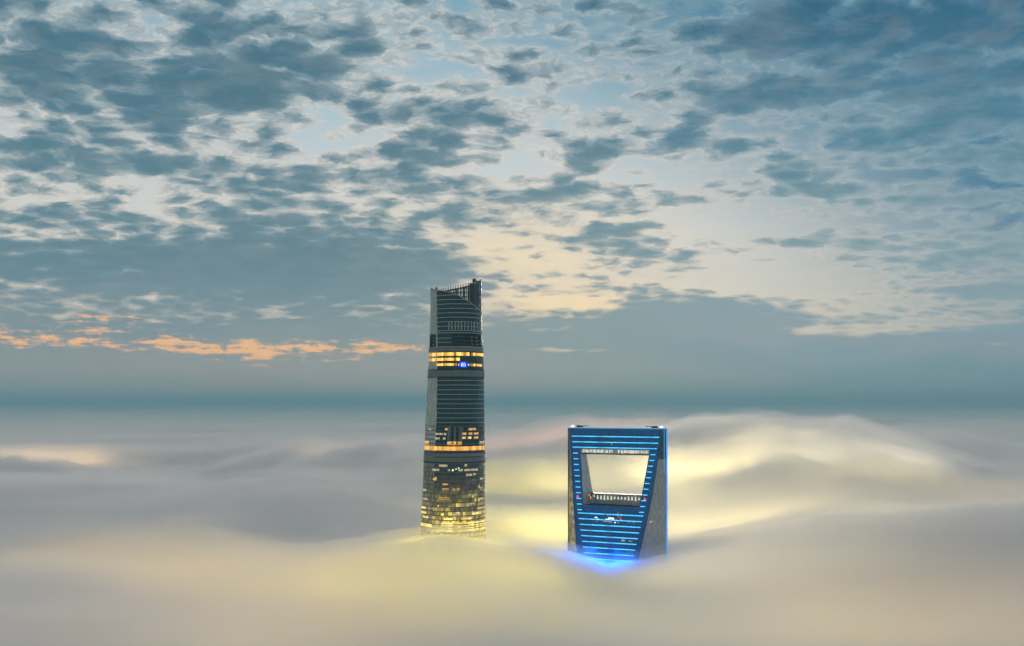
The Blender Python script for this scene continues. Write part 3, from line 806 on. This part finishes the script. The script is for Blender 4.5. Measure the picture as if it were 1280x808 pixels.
def fog_top(X, Y):
    D = np.maximum(Y, 1.0) + 0 * X
    U = np.clip(X / np.maximum(Y, 60.0) * F + 640, -900, 2200)      # bearing of the place, as a column
    wx = fbm(X / 900, Y / 900, 3) * 160; wy = fbm(X / 900 + 40, Y / 900 + 9, 3) * 160
    h = 388 + 36 * fbm((X + wx) / 560 + 3, (Y + wy) / 800, 4, .42) + 15 * (billow((X + wx) / 190, (Y + wy) / 210, 4, .55) - .4)
    far = np.clip((Y - 4000) / 8000, 0, 1)
    h = h + far * (46 * fbm(X / 4200, Y / 1800, 4) - 14)
    # long bank behind the towers, highest to the right
    rows = np.interp(U, [250, 400, 520, 600, 660, 700, 750, 850, 900, 960, 1010, 1060, 1110, 1160, 1280, 1500], [590, 562, 548, 552, 540, 530, 524, 519, 518, 517, 521, 518, 528, 538, 566, 600])
    D0 = 2450 + 120 * np.sin(U / 90.0)
    ht = CAMZ - (rows - HOR) * 2450 / F - 392
    prof = np.where(Y < D0, bell((Y - D0) / (620 + .5 * np.clip(U - 900, 0, 400))), bell((Y - D0) / 500))
    lump = .86 + .22 * billow((X + wx) / 300, (Y + wy) / 300, 3)
    h = h + (388 - h) * np.clip(prof * 1.1, 0, .85) * np.clip(ht / 40, 0, 1)
    h = h + np.clip(ht, 0, 200) * prof * lump + prof * (44 * (billow((X + wx * .5) / 190 + 5, (Y + wy * .5) / 170, 4, .5) - .45) + 22 * (billow(X / 62 + 5, Y / 70, 3, .55) - .4))
    # valley round the towers
    h = h - 26 * bell((Y - 1520) / 260) * bell((U - 760) / 230)
    h = h - 10 * bell((Y - 1330) / 150) * bell((U - 570) / 120)
    # ridge in front of the blue tower, rising to the right
    wob = 0; rr = np.interp(U, [200, 400, 520, 560, 620, 700, 760, 800, 840, 900, 960, 1040, 1280, 1500], [708, 694, 676, 670, 682, 702, 713, 709, 701, 686, 668, 648, 630, 626])
    hr = CAMZ - (rr - HOR) * 1120 / F
    k = bell((Y - 1120) / 190)
    h = h * (1 - k) + (hr + 11 * (billow((X + wx * .3) / 120, (Y + wy * .3) / 110, 4, .55) - .4)) * k
    # rolling waves on the left middle distance
    k = np.clip((560 - U) / 200, 0, 1) * bell((Y - 2600) / 1300)
    h = h + k * (36 * fbm((X + wx) / 340 + 9, (Y + wy) / 330 + 2, 4, .5) + 6)
    # keep clear of the camera
    h = np.where(np.hypot(X, Y) < 420, np.minimum(h, 388), h)
    return h
az = np.radians(np.concatenate([np.linspace(-180, -34, 24, endpoint=False), np.linspace(-34, 34, 560, endpoint=False), np.linspace(34, 180, 24, endpoint=False)]))
rr = np.concatenate([np.geomspace(120, 900, 80, endpoint=False), np.arange(900, 3200, 11.0), np.geomspace(3200, 60000, 170)])
A_, R_ = np.meshgrid(az, rr); XX = R_ * np.sin(A_); YY = R_ * np.cos(A_)
HH = fog_top(XX, YY)
n_, m_ = A_.shape
top = np.stack([XX, YY, HH], -1).reshape(-1, 3); bot = top.copy(); bot[:, 2] = 60
V = np.concatenate([top, bot, [[0, 0, float(HH[0].mean())], [0, 0, 60]]]); NN = n_ * m_
ii, jj = np.meshgrid(np.arange(n_ - 1), np.arange(m_), indexing='ij'); a = (ii * m_ + jj).ravel(); b = (ii * m_ + (jj + 1) % m_).ravel()
quads = np.concatenate([np.stack([a, b, b + m_, a + m_], 1), np.stack([a + NN, a + m_ + NN, b + m_ + NN, b + NN], 1)])
faces = quads.tolist()
for j in range(m_):
    a = j; b = (j + 1) % m_; faces.append((2 * NN, b, a)); faces.append((2 * NN + 1, a + NN, b + NN))
    a = (n_ - 1) * m_ + j; b = (n_ - 1) * m_ + (j + 1) % m_; faces.append((a, b, b + NN, a + NN))
me = bpy.data.meshes.new('fog'); me.from_pydata(V.tolist(), [], faces); me.shade_smooth()
fog = bpy.data.objects.new('fog', me); C.objects.link(fog); tag(fog, 'rolling sea of thick fog covering the city around both towers', None, kind='stuff')
def vol_mat(name, col, dens, aniso=0.0):
    m = bpy.data.materials.new(name); m.use_nodes = True; nt = m.node_tree; nt.nodes.clear()
    out = nt.nodes.new('ShaderNodeOutputMaterial'); pv = nt.nodes.new('ShaderNodeVolumePrincipled'); nt.links.new(pv.outputs[0], out.inputs['Volume'])
    pv.inputs['Color'].default_value = (*col, 1); pv.inputs['Density'].default_value = dens; pv.inputs['Anisotropy'].default_value = aniso
    return m
me.materials.append(vol_mat('fog', (.985, .984, .984), .045, .0))
# thin veil of mist lying on the fog, thicker in places
V2 = V.copy(); lift = 9 + 7 * fbm(XX / 170 + 3, YY / 210, 4, .6) + np.clip((R_ - 1500) / 1500, 0, 1) * 6
V2[:NN, 2] += np.maximum(lift, 2).ravel(); V2[2 * NN, 2] += 8; V2[NN:2 * NN, 2] = 59; V2[2 * NN + 1, 2] = 59
V2[:, :2] *= 1.0002
m2 = bpy.data.meshes.new('mist'); m2.from_pydata(V2.tolist(), [], faces); m2.shade_smooth()
mist = bpy.data.objects.new('mist', m2); C.objects.link(mist); tag(mist, 'thin veil of mist drifting over the thick fog', None, kind='stuff')
m2.materials.append(vol_mat('mist', (.98, .98, .98), .006, .0))

# haze that fades the far fog to blue
mb = MB(); mb.box((0, 0, 320), (62000, 0, 0), (0, 62000, 0), (0, 0, 321))
hz = mb.build('haze', vol_mat('haze', (.31, .58, .68), 9.5e-5)); tag(hz, kind='stuff')

# ------------------------------------------------------------------ light
sd = bpy.data.lights.new('sun', 'SUN'); sd.energy = 1.2; sd.angle = radians(12); sd.color = (1, .80, .60)
so = bpy.data.objects.new('sun', sd); C.objects.link(so)
so.rotation_euler = (pi / 2 - SUN_EL, 0, pi - SUN_AZ)   # shines towards the camera from behind the towers
def glow_light(px, py, y, depth, L, col, R):
    """city glow and added fill under the fog: a broad upward light below the spot seen at (px, py) at distance y"""
    X = (px - 640) / F * y
    zz = float(fog_top(np.array([X]), np.array([float(y)]))[0]) - depth
    l = bpy.data.lights.new('fog_glow_light', 'AREA'); l.shape = 'DISK'; l.size = 2 * R; l.energy = L * pi * pi * R * R * GLOW; l.color = col
    o = bpy.data.objects.new('fog_glow_light', l); C.objects.link(o); o.location = (X, y, zz); o.rotation_euler = (pi, 0, 0)
YEL = (1, .78, .06); OCH = (1, .64, .12); CRM = (1, .80, .36); CPK = (1, .62, .28); PNK = (1, .50, .30); BLU = (.0, .18, 1.0)
GLOW = 5.0
for g_ in [
    (655, 655, 1320, 45, 1.0, YEL, 60), (655, 630, 1480, 45, .9, YEL, 80), (700, 600, 1700, 45, .6, CRM, 80), (650, 610, 1650, 60, .8, YEL, 110), (640, 580, 2000, 60, .45, YEL, 120),
    (770, 615, 1550, 55, .6, CRM, 110), (775, 580, 2000, 65, .38, CRM, 140),
    (880, 590, 1950, 55, .8, CRM, 110), (905, 660, 1400, 45, .8, CRM, 70), (870, 640, 1500, 40, .7, CRM, 60), (845, 600, 1800, 35, .5, CRM, 50), (960, 570, 2100, 40, .35, CRM, 70), (1010, 640, 1500, 50, .4, CRM, 90), (940, 630, 1650, 60, .6, CRM, 130),
    (565, 668, 1185, 26, 1.5, YEL, 40), (600, 690, 1080, 55, .36, YEL, 80), (520, 700, 1020, 60, .24, YEL, 110), (620, 730, 930, 60, .12, YEL, 110), (700, 670, 1230, 40, .35, YEL, 50),
    (560, 720, 930, 60, .14, YEL, 80), (440, 735, 880, 60, .24, OCH, 90), (320, 700, 1050, 60, .38, OCH, 120), (340, 780, 740, 60, .34, OCH, 70), (180, 670, 1200, 60, .34, OCH, 140), (230, 740, 850, 60, .16, OCH, 110),
    (40, 566, 2900, 50, .7, CPK, 170), (440, 566, 2500, 55, .5, CPK, 110), (120, 566, 2800, 60, .35, CPK, 120),  # added lights that warm the far patches on the left
    (880, 545, 2330, 52, .32, (1, .86, .62), 110), (970, 545, 2350, 58, .38, (1, .86, .64), 120), (1065, 550, 2330, 62, .32, (1, .84, .66), 110), (1140, 580, 2150, 62, .22, (1, .84, .66), 110), (1050, 590, 2000, 50, .3, (1, .86, .62), 150),  # added fill that pales the bank crest
    (640, 556, 2350, 60, .5, PNK, 110), (745, 532, 2420, 55, .55, PNK, 110),  # added pink lights for the sunlit look of the far crests
    (1190, 620, 1650, 60, .3, OCH, 160), (1200, 740, 880, 60, .28, OCH, 130), (1000, 780, 760, 60, .16, OCH, 90), (1040, 600, 1900, 60, .3, CRM, 160), (1100, 660, 1250, 55, .40, CRM, 130), (900, 740, 880, 55, .2, CRM, 110), (950, 700, 1080, 50, .3, CRM, 110), (1180, 650, 1350, 55, .35, CRM, 130)]:  # ochre glow, plus cream fill added to warm the right side
    glow_light(*g_)
# blue floodlights round the foot of the blue tower, in the fog
for (px, py, e) in ((722, 700, 2.0e4), (738, 703, 3e4), (756, 706, 3e4), (774, 706, 3e4), (788, 702, 1.5e4), (730, 716, 5e4), (755, 722, 7e4), (778, 718, 5e4), (740, 686, 1e4), (770, 690, 1e4)):
    u, z = front(px, py); k_ = 14 if e > 4e4 else 3
    p = T2.location + Vector(((u * cos(PHI) - (cz(z) + k_) * sin(PHI)), (-u * sin(PHI) - (cz(z) + k_) * cos(PHI)), z))
    l = bpy.data.lights.new('floodlight', 'POINT'); l.energy = e * 1.3; l.color = BLU; l.shadow_soft_size = 4
    o = bpy.data.objects.new('floodlight', l); C.objects.link(o); o.location = p

sc.cycles.max_bounces = 14; sc.cycles.volume_bounces = 12; sc.cycles.diffuse_bounces = 3; sc.cycles.glossy_bounces = 3; sc.cycles.transmission_bounces = 2
sc.cycles.sample_clamp_indirect = 6
sc.view_settings.view_transform = 'Standard'; sc.view_settings.look = 'None'; sc.view_settings.exposure = 0; sc.view_settings.gamma = 1
sc.view_settings.use_curve_mapping = False
